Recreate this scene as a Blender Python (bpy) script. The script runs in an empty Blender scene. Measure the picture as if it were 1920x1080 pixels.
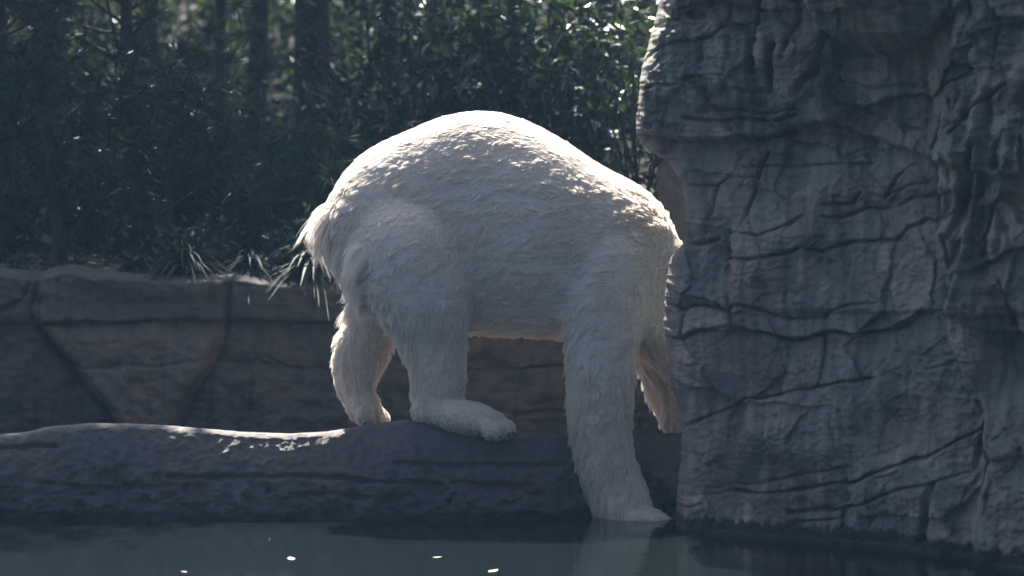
import bpy, math, random
import numpy as np
from mathutils import Vector, kdtree

random.seed(7)
rng = np.random.default_rng(7)
R = math.radians
scene = bpy.context.scene
C = scene.collection

# ------------------------------------------------------------------ camera
F = 7040.0            # focal length in photo pixels
HZ = 200.0            # row of the horizon in the photo
CAM_Y, CAM_Z = -16.0, 1.739
cd = bpy.data.cameras.new('camera')
cam = bpy.data.objects.new('camera', cd); C.objects.link(cam)
cam.location = (0, CAM_Y, CAM_Z); cam.rotation_euler = (R(90), 0, 0)
cd.sensor_width = 36.0
cd.lens = 36.0 * F / 1920.0
cd.shift_y = -(540.0 - HZ) / 1920.0
cd.clip_start, cd.clip_end = 0.5, 400.0
cd.dof.use_dof = True
cd.dof.focus_distance = 15.9
cd.dof.aperture_fstop = 2.2
scene.camera = cam

def P(u, v, y):
    """a photo pixel at the world depth y (the thing's own distance) -> x, z"""
    d = y - CAM_Y
    return (u - 960.0) / F * d, CAM_Z - (v - HZ) / F * d

# ------------------------------------------------------------------ light
SUN_EL, SUN_AZ = R(57), R(-9)        # azimuth from +Y (behind the bear) towards +X
sdir = Vector((math.sin(SUN_AZ) * math.cos(SUN_EL), math.cos(SUN_AZ) * math.cos(SUN_EL), math.sin(SUN_EL)))
w = bpy.data.worlds.new('World'); scene.world = w; w.use_nodes = True
nt = w.node_tree
sky = nt.nodes.new('ShaderNodeTexSky'); sky.sky_type = 'NISHITA'; sky.sun_disc = False
sky.sun_elevation = SUN_EL
sky.sun_rotation = SUN_AZ
sky.air_density = 0.7; sky.dust_density = 4.0; sky.ozone_density = 0.8
bg = nt.nodes['Background']; bg.inputs['Strength'].default_value = 0.05
nt.links.new(sky.outputs['Color'], bg.inputs['Color'])
sl = bpy.data.lights.new('sun', 'SUN'); sl.energy = 5.0; sl.angle = R(0.5); sl.color = (1.0, 0.95, 0.87)
so = bpy.data.objects.new('sun', sl); C.objects.link(so)
so.rotation_euler = (-sdir).to_track_quat('-Z', 'Y').to_euler()
scene.view_settings.view_transform = 'Standard'
scene.view_settings.look = 'None'
scene.view_settings.exposure = 2.12
scene.view_settings.gamma = 1.0
cy = scene.cycles
cy.max_bounces = 8; cy.diffuse_bounces = 3; cy.glossy_bounces = 3; cy.transmission_bounces = 4
cy.volume_bounces = 0; cy.transparent_max_bounces = 12
cy.sample_clamp_indirect = 4.0; cy.sample_clamp_direct = 14.0
cy.use_denoising = True
cy.caustics_reflective = False; cy.caustics_refractive = False

# ------------------------------------------------------------------ numpy noise
_perm = np.random.default_rng(3).permutation(256)
_perm = np.concatenate([_perm, _perm, _perm])
_g = np.array([[1,1,0],[-1,1,0],[1,-1,0],[-1,-1,0],[1,0,1],[-1,0,1],[1,0,-1],[-1,0,-1],
               [0,1,1],[0,-1,1],[0,1,-1],[0,-1,-1],[1,1,0],[-1,1,0],[0,-1,1],[0,-1,-1]], float)
def pn(p, s=1.0, off=0.0):
    p = np.asarray(p, float) * s + off
    i = np.floor(p).astype(int); f = p - i; i &= 255
    q = f * f * f * (f * (f * 6 - 15) + 10)
    out = 0
    for dx in (0, 1):
        for dy in (0, 1):
            for dz in (0, 1):
                h = _perm[_perm[_perm[i[..., 0] + dx] + i[..., 1] + dy] + i[..., 2] + dz] & 15
                g = _g[h]
                d = g[..., 0] * (f[..., 0] - dx) + g[..., 1] * (f[..., 1] - dy) + g[..., 2] * (f[..., 2] - dz)
                wx = q[..., 0] if dx else 1 - q[..., 0]
                wy = q[..., 1] if dy else 1 - q[..., 1]
                wz = q[..., 2] if dz else 1 - q[..., 2]
                out = out + d * wx * wy * wz
    return out
def fbm(p, s=1.0, octv=4, off=0.0, gain=0.5):
    a, t = 1.0, 0
    for k in range(octv):
        t = t + a * pn(p, s * 2.03 ** k, off + 17.3 * k); a *= gain
    return t
def ridge(p, s=1.0, octv=3, off=0.0):
    a, t = 1.0, 0
    for k in range(octv):
        t = t + a * (1 - 2.2 * np.abs(pn(p, s * 2.1 ** k, off + 9.1 * k))); a *= 0.5
    return t
def sstep(a, b, x):
    t = np.clip((x - a) / (b - a), 0, 1); return t * t * (3 - 2 * t)

# ------------------------------------------------------------------ object helpers
def tag(o, label=None, cat=None, group=None, kind=None):
    if label: o['label'] = label
    if cat: o['category'] = cat
    if group: o['group'] = group
    if kind: o['kind'] = kind
    return o
def empty(name, loc=(0, 0, 0)):
    o = bpy.data.objects.new(name, None); o.location = loc; o.empty_display_size = 0.2
    C.objects.link(o); return o
def mesh_np(name, V, faces, mat, parent=None, smooth=True, attrs=None):
    """faces: int array (n,3) or (n,4)"""
    V = np.ascontiguousarray(V, np.float32); faces = np.ascontiguousarray(faces, np.int32)
    me = bpy.data.meshes.new(name)
    n, k = faces.shape
    me.vertices.add(len(V)); me.vertices.foreach_set('co', V.ravel())
    me.loops.add(n * k); me.loops.foreach_set('vertex_index', faces.ravel())
    me.polygons.add(n); me.polygons.foreach_set('loop_start', np.arange(0, n * k, k, dtype=np.int32))
    me.update(calc_edges=True)
    me.polygons.foreach_set('use_smooth', np.full(n, smooth, dtype=bool))
    me.materials.append(mat)
    for an, av in (attrs or {}).items():
        at = me.attributes.new(an, 'FLOAT', 'POINT'); at.data.foreach_set('value', np.ascontiguousarray(av, np.float32))
    o = bpy.data.objects.new(name, me); C.objects.link(o)
    if parent is not None:
        o.parent = parent
        o.matrix_parent_inverse.identity()
        o.location = -Vector(parent.location)          # geometry is written in world space
    return o
def grid_faces(nr, nc):
    i = np.arange(nr * nc).reshape(nr, nc)
    return np.stack([i[:-1, :-1], i[:-1, 1:], i[1:, 1:], i[1:, :-1]], -1).reshape(-1, 4)
def sub(V, faces):
    used = np.unique(faces); m = np.full(len(V), -1); m[used] = np.arange(len(used))
    return V[used], m[faces]

# ------------------------------------------------------------------ materials
class N:
    def __init__(s, name):
        s.m = bpy.data.materials.new(name); s.m.use_nodes = True
        s.t = s.m.node_tree; s.b = s.t.nodes['Principled BSDF']; s.out = s.t.nodes['Material Output']
    def n(s, typ, **kw):
        x = s.t.nodes.new('ShaderNode' + typ)
        for k, v in kw.items(): setattr(x, k, v)
        return x
    def l(s, a, b): s.t.links.new(a, b)
    def noise(s, vec, scale, detail=4, rough=0.55, dist=0.0):
        x = s.n('TexNoise'); x.inputs['Scale'].default_value = scale; x.inputs['Detail'].default_value = detail
        x.inputs['Roughness'].default_value = rough; x.inputs['Distortion'].default_value = dist
        if vec is not None: s.l(vec, x.inputs['Vector'])
        return x.outputs['Fac']
    def mapped(s, scale):
        g = s.n('NewGeometry'); m = s.n('Mapping'); m.inputs['Scale'].default_value = scale
        s.l(g.outputs['Position'], m.inputs['Vector']); return m.outputs['Vector']
    def ramp(s, fac, stops):
        r = s.n('ValToRGB'); cr = r.color_ramp
        while len(cr.elements) < len(stops): cr.elements.new(0.5)
        for e, (p, c) in zip(cr.elements, stops):
            e.position = p; e.color = (*c, 1) if len(c) == 3 else c
        s.l(fac, r.inputs['Fac']); return r.outputs['Color']
    def mix(s, fac, a, b, mode='MIX'):
        x = s.n('Mix'); x.data_type = 'RGBA'; x.blend_type = mode
        for val, sock in ((fac, x.inputs[0]), (a, x.inputs[6]), (b, x.inputs[7])):
            if hasattr(val, 'links'): s.l(val, sock)
            elif isinstance(val, (int, float)): sock.default_value = val
            else: sock.default_value = (*val, 1)
        return x.outputs[2]
    def bump(s, h, strength, dist):
        b = s.n('Bump'); b.inputs['Strength'].default_value = strength; b.inputs['Distance'].default_value = dist
        s.l(h, b.inputs['Height']); s.l(b.outputs['Normal'], s.b.inputs['Normal'])

def rock_mat(name, cols, stain=0.10, rough=0.82, painted=False):
    """cols: main grey, pinkish, greenish, pale"""
    a = N(name)
    big = a.mapped((1.6, 1.6, 1.3)); streak = a.mapped((9, 9, 0.9)); fine = a.mapped((1, 1, 1))
    c = a.mix(a.ramp(a.noise(big, 1.6, 3), [(0.42, (0, 0, 0)), (0.62, (1, 1, 1))]), cols[0], cols[1])
    c = a.mix(a.ramp(a.noise(big, 2.7, 3, 0.6, 0.6), [(0.45, (0, 0, 0)), (0.68, (1, 1, 1))]), c, cols[2])
    c = a.mix(a.ramp(a.noise(streak, 1.0, 4, 0.6), [(0.5, (0, 0, 0)), (0.72, (0.75, 0.75, 0.75))]), c, cols[3])
    c = a.mix(a.ramp(a.noise(streak, 1.7, 3, 0.5), [(0.55, (0, 0, 0)), (0.75, (0.7, 0.7, 0.7))]), c, tuple(0.45 * x for x in cols[0]))
    c = a.mix(0.55, c, a.ramp(a.noise(fine, 38, 6, 0.7), [(0.3, (0.35, 0.35, 0.35)), (0.7, (1, 1, 1))]), 'MULTIPLY')
    if painted:                                 # the carved rock is coloured block by block
        at = a.n('Attribute'); at.attribute_name = 'hue'
        c = a.mix(a.ramp(at.outputs['Fac'], [(0.2, (.8, .8, .8)), (0.55, (0, 0, 0))]), c, cols[2])
        c = a.mix(a.ramp(at.outputs['Fac'], [(0.52, (0, 0, 0)), (0.85, (.8, .8, .8))]), c, cols[1])
        a2 = a.n('Attribute'); a2.attribute_name = 'tone'
        c = a.mix(1.0, c, a.ramp(a2.outputs['Fac'], [(0.05, (0.50, 0.52, 0.55)), (0.5, (0.95, 0.95, 0.95)), (0.95, (1.45, 1.42, 1.38))]), 'MULTIPLY')
    if stain:                                   # dark growth at the water line
        g = a.n('NewGeometry'); sx = a.n('SeparateXYZ'); a.l(g.outputs['Position'], sx.inputs[0])
        ns = a.noise(a.mapped((30, 30, 7)), 1.0, 4, 0.6)
        ma = a.n('Math', operation='MULTIPLY_ADD'); a.l(ns, ma.inputs[0]); ma.inputs[1].default_value = -stain; a.l(sx.outputs['Z'], ma.inputs[2])
        f = a.ramp(ma.outputs[0], [(0.0, (1, 1, 1)), (0.018, (0, 0, 0))])
        c = a.mix(f, c, (0.012, 0.014, 0.012))
    a.l(c, a.b.inputs['Base Color'])
    a.b.inputs['Roughness'].default_value = rough
    if stain:                                   # wet skin where the water laps
        a.l(a.ramp(sx.outputs['Z'], [(0.006, (.06, .06, .06)), (0.02, (rough,) * 3)]), a.b.inputs['Roughness'])
    h = a.noise(fine, 70, 7, 0.75)
    a.bump(h, 0.7, 0.012)
    return a.m
M = {}
M['cliff'] = rock_mat('cliff_rock', ((0.237, 0.217, 0.198), (0.29, 0.228, 0.19), (0.182, 0.19, 0.165), (0.37, 0.34, 0.30)), painted=True)
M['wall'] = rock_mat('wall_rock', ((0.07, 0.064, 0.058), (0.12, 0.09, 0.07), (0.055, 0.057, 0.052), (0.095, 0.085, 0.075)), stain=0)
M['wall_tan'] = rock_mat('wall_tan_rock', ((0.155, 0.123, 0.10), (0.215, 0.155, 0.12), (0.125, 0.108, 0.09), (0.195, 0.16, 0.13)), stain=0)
M['ledge'] = rock_mat('ledge_rock', ((0.08, 0.075, 0.073), (0.105, 0.083, 0.073), (0.062, 0.062, 0.06), (0.115, 0.108, 0.10)), stain=0.05, rough=0.5)

a = N('soil')
c = a.ramp(a.noise(a.mapped((1, 1, 1)), 6, 6, 0.7), [(0.3, (0.012, 0.010, 0.008)), (0.6, (0.03, 0.024, 0.018)), (0.8, (0.055, 0.043, 0.03))])
a.l(c, a.b.inputs['Base Color']); a.b.inputs['Roughness'].default_value = 0.9
a.bump(a.noise(a.mapped((1, 1, 1)), 30, 5, 0.7), 0.8, 0.05); M['soil'] = a.m

def leaf_mat(name, c1, c2, rough, trans, spec=0.5):
    a = N(name)
    oi = a.n('NewGeometry')
    c = a.mix(oi.outputs['Random Per Island'], c1, c2)
    a.l(c, a.b.inputs['Base Color']); a.b.inputs['Roughness'].default_value = rough
    a.b.inputs['Specular IOR Level'].default_value = spec
    tr = a.n('BsdfTranslucent'); a.l(a.mix(0.5, c, (0.12, 0.20, 0.03)), tr.inputs['Color'])
    mx = a.n('MixShader'); mx.inputs[0].default_value = trans
    a.l(a.b.outputs[0], mx.inputs[1]); a.l(tr.outputs[0], mx.inputs[2]); a.l(mx.outputs[0], a.out.inputs['Surface'])
    return a.m
M['leaf'] = leaf_mat('glossy_leaf', (0.012, 0.030, 0.016), (0.03, 0.055, 0.026), 0.31, 0.14, 0.6)
M['leaf_far'] = leaf_mat('far_leaf', (0.022, 0.034, 0.020), (0.055, 0.06, 0.036), 0.4, 0.20, 0.3)
M['needle'] = leaf_mat('needle', (0.014, 0.036, 0.026), (0.03, 0.062, 0.04), 0.42, 0.12, 0.25)
M['blade'] = leaf_mat('blade', (0.012, 0.028, 0.016), (0.028, 0.048, 0.026), 0.6, 0.08, 0.2)
a = N('bark')
c = a.ramp(a.noise(a.mapped((14, 14, 2.2)), 1.5, 5, 0.65), [(0.35, (0.018, 0.014, 0.011)), (0.65, (0.07, 0.055, 0.043))])
a.l(c, a.b.inputs['Base Color']); a.b.inputs['Roughness'].default_value = 0.9
a.bump(a.noise(a.mapped((20, 20, 3)), 1.5, 5, 0.65), 1.0, 0.03); M['bark'] = a.m

# fur: diffuse with some light passing through each hair
def fur_mat(name, trans, dark=1.0):
    a = N(name)
    pos = a.mapped((1, 1, 1))
    c = a.mix(a.ramp(a.noise(pos, 5.0, 3), [(0.45, (0, 0, 0)), (0.7, (1, 1, 1))]), (0.93, 0.88, 0.825), (0.90, 0.825, 0.745))
    g = a.n('NewGeometry'); sx = a.n('SeparateXYZ'); a.l(g.outputs['Position'], sx.inputs[0])
    low = a.ramp(sx.outputs['Z'], [(0.30, (1, 1, 1)), (0.78, (0, 0, 0))])      # yellower, slightly darker towards the feet
    c = a.mix(low, c, (0.87, 0.80, 0.71))
    c = a.mix(0.10, c, a.ramp(a.noise(a.mapped((5, 9, 24)), 1.0, 3, 0.6), [(0.35, (0.55, 0.53, 0.5)), (0.6, (1, 1, 1))]), 'MULTIPLY')
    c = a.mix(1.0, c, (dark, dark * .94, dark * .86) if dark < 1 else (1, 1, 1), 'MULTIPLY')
    d = a.n('BsdfDiffuse'); t = a.n('BsdfTranslucent'); mx = a.n('MixShader'); mx.inputs[0].default_value = trans
    a.l(c, d.inputs['Color']); a.l(c, t.inputs['Color'])
    a.l(d.outputs[0], mx.inputs[1]); a.l(t.outputs[0], mx.inputs[2])
    a.l(mx.outputs[0], a.out.inputs['Surface'])
    return a.m
M['fur'] = fur_mat('bear_fur', 0.58)
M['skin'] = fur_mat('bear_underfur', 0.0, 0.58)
a = N('claw'); a.b.inputs['Base Color'].default_value = (0.02, 0.018, 0.016, 1); a.b.inputs['Roughness'].default_value = 0.3; M['dark'] = a.m

# water: wave-bent mirror over murky green water that still shows the shallows
a = N('pool_water')
m1 = a.mapped((1.2, 4.0, 1)); m2 = a.mapped((6.0, 16.0, 1))
n1 = a.noise(m1, 2.2, 3, 0.5, 0.3); n2 = a.noise(m2, 2.0, 3, 0.6)
ad = a.n('Math', operation='MULTIPLY_ADD'); a.l(n2, ad.inputs[0]); ad.inputs[1].default_value = 0.30; a.l(n1, ad.inputs[2])
bp = a.n('Bump'); bp.inputs['Strength'].default_value = 0.035; bp.inputs['Distance'].default_value = 0.05; a.l(ad.outputs[0], bp.inputs['Height'])
gl = a.n('BsdfGlossy'); gl.inputs['Roughness'].default_value = 0.02; gl.inputs['Color'].default_value = (0.95, 0.95, 0.95, 1)
a.l(bp.outputs[0], gl.inputs['Normal'])
df = a.n('BsdfDiffuse'); df.inputs['Color'].default_value = (0.0075, 0.0125, 0.0128, 1)
tp = a.n('BsdfTransparent'); tp.inputs['Color'].default_value = (0.6, 0.62, 0.58, 1)
mm = a.n('MixShader'); mm.inputs[0].default_value = 0.4; a.l(df.outputs[0], mm.inputs[1]); a.l(tp.outputs[0], mm.inputs[2])
fr = a.n('Fresnel'); fr.inputs['IOR'].default_value = 1.333; a.l(bp.outputs[0], fr.inputs['Normal'])
mx = a.n('MixShader'); a.l(fr.outputs[0], mx.inputs[0]); a.l(mm.outputs[0], mx.inputs[1]); a.l(gl.outputs[0], mx.inputs[2])
a.l(mx.outputs[0], a.out.inputs['Surface']); M['water'] = a.m

# ================================================================== SETTING
def sheet(name, x0, x1, y0, y1, z, mat):
    o = mesh_np(name, [(x0, y0, z), (x1, y0, z), (x1, y1, z), (x0, y1, z)], [(0, 1, 2, 3)], mat)
    return tag(o, kind='structure')
sheet('water', -40, 40, -45, 1.2, 0.0, M['water'])
sheet('pool_floor', -40, 40, -45, 2.0, -1.3, M['soil'])
# ground behind the rock wall, rising into a wooded slope
xs = np.linspace(-70, 70, 120); ys = np.concatenate([np.linspace(1.95, 12, 60), np.linspace(12.6, 90, 50)])
X, Y = np.meshgrid(xs, ys)
Z = 0.88 + 0.05 * (Y - 1.95) + 0.42 * np.clip(Y - 13, 0, 26) + 0.05 * fbm(np.stack([X, Y, X * 0], -1), 0.9)
o = mesh_np('ground', np.stack([X, Y, Z], -1).reshape(-1, 3), grid_faces(*X.shape), M['soil']); tag(o, kind='structure')

# ---- polyline cracks on a relief
def pl_dist(u, v, pts):
    d = np.full(u.shape, 1e9)
    for (x0, y0), (x1, y1) in zip(pts[:-1], pts[1:]):
        dx, dy = x1 - x0, y1 - y0
        t = np.clip(((u - x0) * dx + (v - y0) * dy) / (dx * dx + dy * dy + 1e-9), 0, 1)
        d = np.minimum(d, np.hypot(u - x0 - t * dx, v - y0 - t * dy))
    return d
def carve(E, u, v, cracks):
    for pts, wd, dp in cracks:
        a = np.array(pts); pad = 4 * wd + 6
        m = (u > a[:, 0].min() - pad) & (u < a[:, 0].max() + pad) & (v > a[:, 1].min() - pad) & (v < a[:, 1].max() + pad)
        if not m.any(): continue
        d = pl_dist(u[m], v[m], pts)
        E[m] -= dp * np.exp(-(d / wd) ** 2)
def line(pts):
    a = np.array(pts, float); return lambda u: np.interp(u, a[:, 0], a[:, 1])

# ---- the cliff on the right -----------------------------------------------------------
def wl_depth(u):                              # plan of the face, from its water line
    vw = np.interp(u, [1150, 1270, 1500, 1700, 1850, 2000, 2400], [978, 988, 1005, 1022, 1037, 1046, 1060])
    return CAM_Z * F / (vw - HZ)
vL = [-420, -60, 0, 60, 130, 250, 285, 300, 340, 400, 452, 468, 490, 560, 620, 660, 720, 780, 820, 870, 920, 968, 1600]
uL = [1330, 1256, 1240, 1224, 1204, 1193, 1218, 1252, 1280, 1290, 1290, 1274, 1258, 1249, 1247, 1255, 1259, 1277, 1281, 1279, 1273, 1269, 1265]
vrow = np.concatenate([np.linspace(-420, -40, 60, endpoint=False), np.arange(-40, 1056, 2.2), np.linspace(1058, 1500, 20)])
left = np.interp(vrow, vL, uL)
left = left + 3.0 * pn(np.stack([vrow * 0, vrow, vrow * 0], -1), 0.05) + 2 * pn(np.stack([vrow * 0, vrow, vrow * 0 + 5], -1), 0.15)
s = np.concatenate([np.array([0, .0006, .0015, .003, .005, .0075, .0105, .014, .018]), np.linspace(.0225, 0.80, 340), np.linspace(0.81, 1.0, 30)])
U = left[:, None] + s[None] * (2330 - left[:, None]); V = np.repeat(vrow[:, None], len(s), 1)
q = np.stack([U, V, U * 0], -1)
wu = U + 5 * fbm(q, 0.02, 3) ; wv = V + 6 * fbm(q, 0.018, 3, 31.0)
cracks = [
 ([(1215,66),(1266,52)],3,.03), ([(1200,122),(1255,89),(1284,80),(1346,69),(1377,49),(1403,47)],4.5,.06),
 ([(1380,-60),(1378,0),(1372,47)],5,.06), ([(1440,-80),(1437,0),(1424,67),(1421,135)],8,.12),
 ([(1520,-60),(1512,0),(1499,65),(1481,109)],6,.07), ([(1460,85),(1458,130),(1455,171)],10,.11),
 ([(1556,70),(1545,130),(1501,176)],8,.10), ([(1297,119),(1361,111)],2.5,.02), ([(1234,170),(1276,158)],2.5,.03),
 ([(1304,223),(1361,226),(1418,223),(1444,228),(1501,215)],5,.07), ([(1346,202),(1434,215),(1501,202)],4,.05),
 ([(1290,150),(1340,140),(1400,150)],3,.02), ([(1395,165),(1420,172),(1452,172)],3.5,.05),
 ([(1395,232),(1393,252)],3,.03),([(1300,175),(1310,130)],3,.02),([(1345,0),(1330,30),(1300,32)],4,.03),
 ([(1392,314),(1455,314),(1517,308),(1560,307),(1633,305)],4,.045), ([(1291,351),(1335,349),(1361,331),(1421,333)],4,.05),
 ([(1439,288),(1426,320),(1408,364),(1382,426)],6.5,.06), ([(1338,352),(1333,384),(1317,415),(1310,457)],4.5,.045),
 ([(1262,415),(1315,417),(1348,410)],4,.04), ([(1278,462),(1310,462),(1340,450)],5,.08),
 ([(1354,421),(1359,452),(1367,493),(1370,540),(1375,585),(1378,620)],8,.045),
 ([(1361,439),(1421,439),(1465,426),(1505,405)],5,.06),
 ([(1369,485),(1413,482),(1491,475),(1501,467),(1545,474),(1574,460),(1618,452),(1685,452),(1701,428),(1737,413),(1760,415)],5.5,.07),
 ([(1382,517),(1429,509),(1486,501)],3,.02), ([(1540,385),(1592,382),(1610,362)],5,.045),
 ([(1540,408),(1587,405),(1623,392),(1662,390)],4.5,.05), ([(1659,369),(1685,330),(1719,307)],4,.05),
 ([(1662,366),(1706,351),(1747,338)],4,.04), ([(1680,387),(1706,371),(1747,366)],4,.05),
 ([(1240,569),(1280,583),(1311,571),(1370,583),(1388,571),(1422,577),(1453,590),(1479,597),(1552,592),(1565,582),(1600,571),(1650,565)],4.5,.06),
 ([(1240,638),(1285,634),(1329,618),(1370,613),(1427,621),(1453,631),(1487,641),(1518,634),(1557,621),(1600,626),(1657,619),(1695,615),(1727,587),(1773,579)],5,.055),
 ([(1280,584),(1277,631)],4.5,.05), ([(1543,641),(1537,722)],4,.05),
 ([(1262,812),(1277,805),(1311,787),(1365,768),(1407,745),(1479,737),(1536,724),(1600,714),(1640,706)],3.6,.07),
 ([(1640,706),(1680,690),(1780,668)],3,.012), ([(1740,690),(1790,678)],4,.03),
 ([(1264,685),(1311,682)],3,.02), ([(1333,913),(1398,906),(1512,888),(1600,870)],3,.035), ([(1284,930),(1336,925),(1387,922)],3,.03),
 ([(1387,922),(1486,919),(1616,901),(1662,875),(1745,855),(1797,826),(1849,803)],5,.08),
 ([(1600,948),(1626,940),(1661,930),(1701,914),(1747,905),(1825,879)],3.6,.055), ([(1650,893),(1693,881)],3,.03),
 ([(1490,955),(1540,951),(1592,952),(1594,984)],5,.07), ([(1502,970),(1590,970)],3.5,.04), ([(1265,951),(1323,943)],3,.04),
 ([(1757,905),(1749,956),(1741,1010)],11,.10), ([(1856,790),(1849,826),(1838,870)],8,.09),
 ([(1771,300),(1768,420)],12,.16), ([(1862,270),(1823,390),(1807,441),(1802,500)],10,.16), ([(1867,345),(1848,405)],8,.12),
 ([(1912,270),(1900,310)],11,.13), ([(1925,160),(1872,194),(1820,249)],6,.10), ([(1799,150),(1766,225),(1758,275)],7,.10),
 ([(1799,158),(1841,142),(1861,122)],5,.06), ([(1835,508),(1898,480)],4.5,.06), ([(1795,440),(1796,500),(1810,560)],7,.10),
 ([(1870,850),(1882,900),(1868,965)],13,.12), ([(1890,380),(1870,470)],6,.07), ([(1905,20),(1895,130)],5,.06),([(1850,60),(1870,100)],5,.05),
 ([(1905,520),(1925,600)],6,.07),([(1560,120),(1600,130),(1640,128)],4,.04),([(1570,150),(1630,165),(1720,160)],4,.04),
 ([(1560,190),(1640,215),(1720,245)],5,.05),([(1980,0),(1960,300),(1970,600)],8,.1),([(2080,100),(2060,700)],8,.1),
]
E = np.zeros_like(U)
# upper mass hangs out over a stepped lip, right buttress stands forward
lip = line([(1190,246),(1240,252),(1275,262),(1330,266),(1400,258),(1440,262),(1500,242),(1560,232),(1640,262),(1760,300),(1900,330)])(wu)
E += 0.11 * sstep(6, -10, wv - lip) + 0.03 * sstep(0, 90, lip - wv) * sstep(260, 100, lip - wv)
up = sstep(-10, 120, lip - wv)
E += 0.02 * sstep(4, -4, wv - line([(1190,121),(1255,90),(1403,47),(1500,10)])(wu)) * up
roof = line([(1200,-200),(1500,-60),(1535,15),(1560,62),(1600,88),(1640,104),(1700,98),(1760,70),(1800,20),(1840,-60),(2330,-90)])(wu)
E += 0.32 * np.clip((roof - wv) / 130, 0, 1) + 0.10 * sstep(3, -5, wv - roof)
E -= 0.16 * sstep(1555, 1600, wu) * sstep(1790, 1740, wu) * sstep(60, 110, wv) * sstep(330, 200, wv)
butt = line([(-420,1830),(0,1812),(150,1790),(300,1768),(430,1775),(560,1790),(640,1792),(760,1850),(860,1868),(1000,1845),(1100,1840)])(wv)
E += 0.24 * sstep(-14, 22, wu - butt) + 0.0006 * np.clip(wu - butt, 0, 400)
E -= 0.20 * np.exp(-(((wu - 1905) / 55) ** 2 + ((wv - 690) / 90) ** 2))
E -= 0.10 * np.exp(-(((wu - 1868) / 26) ** 2 + ((wv - 470) / 90) ** 2))
for k, (uc, wd, h) in enumerate([(1785, 14, .05), (1812, 10, .07), (1846, 9, .08), (1880, 15, .05), (1905, 12, .07), (1950, 22, .06), (2040, 25, .06)]):
    cen = uc - (wv - 400) * 0.16 + 6 * np.sin(wv / 70 + k)
    E += h * np.exp(-((wu - cen) / wd) ** 2) * sstep(640, 520, wv) * sstep(90, 240, wv)
# blocks between the strata lines stand a little proud or back of each other
b_lines = {
 'a': line([(1190,246),(1275,262),(1400,258),(1500,242),(1640,262),(1760,300),(2330,330)]),
 'b': line([(1190,455),(1310,462),(1361,439),(1421,439),(1465,426),(1540,478),(1618,452),(1685,452),(1737,413),(2330,400)]),
 'c': line([(1190,565),(1280,583),(1311,571),(1370,583),(1422,577),(1479,597),(1552,592),(1600,571),(1773,560),(2330,555)]),
 'd': line([(1190,640),(1285,634),(1329,618),(1427,621),(1487,641),(1557,621),(1657,619),(1727,587),(2330,575)]),
 'e': line([(1190,840),(1277,805),(1365,768),(1407,745),(1536,724),(1640,706),(1780,668),(2330,640)]),
 'f': line([(1190,935),(1387,922),(1486,919),(1616,901),(1662,875),(1745,855),(1849,803),(2330,780)])}
bidx = np.zeros(U.shape, int)
for nm in 'abcdef': bidx += (wv > b_lines[nm](wu)).astype(int)
off = np.array([0, -0.05, 0.0, 0.03, -0.005, 0.015, 0.05])
E += off[bidx]
mid = sstep(1350, 1384, wu) * sstep(420, 440, wv) * sstep(590, 575, wv); E += 0.035 * mid
E += 0.03 * sstep(-3, 3, wu - line([(288,1439),(426,1382)])(wv)) * (bidx == 1)
E += 0.0009 * (lip - wv) * 0 + 0.00022 * (wv - 640) * (wv > 640)
gs = np.random.default_rng(5)
def facets(wu, wv, n, su, sv, amp, tilt, rough):
    """flat-faced broken blocks: each cell has its own offset and tilt"""
    cu_, cv_ = gs.uniform(1150, 2330, n), gs.uniform(-420, 1100, n)
    o_, tu, tv = gs.normal(size=n) * amp, gs.normal(size=n) * tilt, gs.normal(size=n) * tilt
    best = np.full(wu.shape, 1e9); out = np.zeros(wu.shape); tone = np.zeros(wu.shape); tv_ = gs.normal(size=n)
    for i in range(n):
        du, dv = (wu - cu_[i]) / su, (wv - cv_[i]) / sv
        d_ = du * du + dv * dv; m_ = d_ < best
        best[m_] = d_[m_]; tone[m_] = tv_[i]; out[m_] = o_[i] + np.clip(tu[i] * du[m_] + tv[i] * dv[m_], -.06, .06)
    return out * rough, tone
qw = 14 * fbm(q, 0.012, 3, 77.0); qv = 14 * fbm(q, 0.012, 3, 177.0)
rgh = 0.5 + 0.75 * sstep(340, 200, wv) + 0.7 * sstep(1745, 1800, wu) * sstep(760, 560, wv)
fa, ta = facets(wu + qw, wv + qv, 150, 90, 60, .018, .020, rgh); fb_, tb_ = facets(wu + qw, wv + qv, 420, 40, 60, .009, .012, rgh)
fc_, tc_ = facets(wu + .6 * qw, wv + .6 * qv, 260, 26, 95, .003, .004, rgh)
E += fa + fb_ + fc_
streak_ = fbm(np.stack([wu, wv * 0.12, wu * 0], -1), 0.06, 4, 55.0)
TONE = 0.5 + 0.17 * ta + 0.12 * tb_ + 0.10 * tc_ + 0.55 * streak_
HUE = 0.5 + 0.22 * tb_ - 0.15 * ta + 0.8 * fbm(np.stack([wu, wv * .4, wu * 0], -1), 0.016, 3, 155.0)
names = 'abcdef'; lines_ = [b_lines[k](wu) for k in names]
for i in range(5):                             # each stratum leans out towards its lower edge
    t_ = np.clip((wv - lines_[i]) / np.maximum(lines_[i + 1] - lines_[i], 8), 0, 1)
    E += (bidx == i + 1) * 0.022 * (t_ ** 1.5 - 0.4) * sstep(1800, 1700, wu)
mod = 0.55 + 0.9 * np.clip(0.5 + 1.2 * fbm(q, 0.02, 2, 91.0), 0, 1)
Ec = np.zeros_like(E); carve(Ec, wu, wv, [(p_, max(2.3, w_ * 0.62), d_ * 0.75) for p_, w_, d_ in cracks]); E += Ec * mod
rc = []
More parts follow.
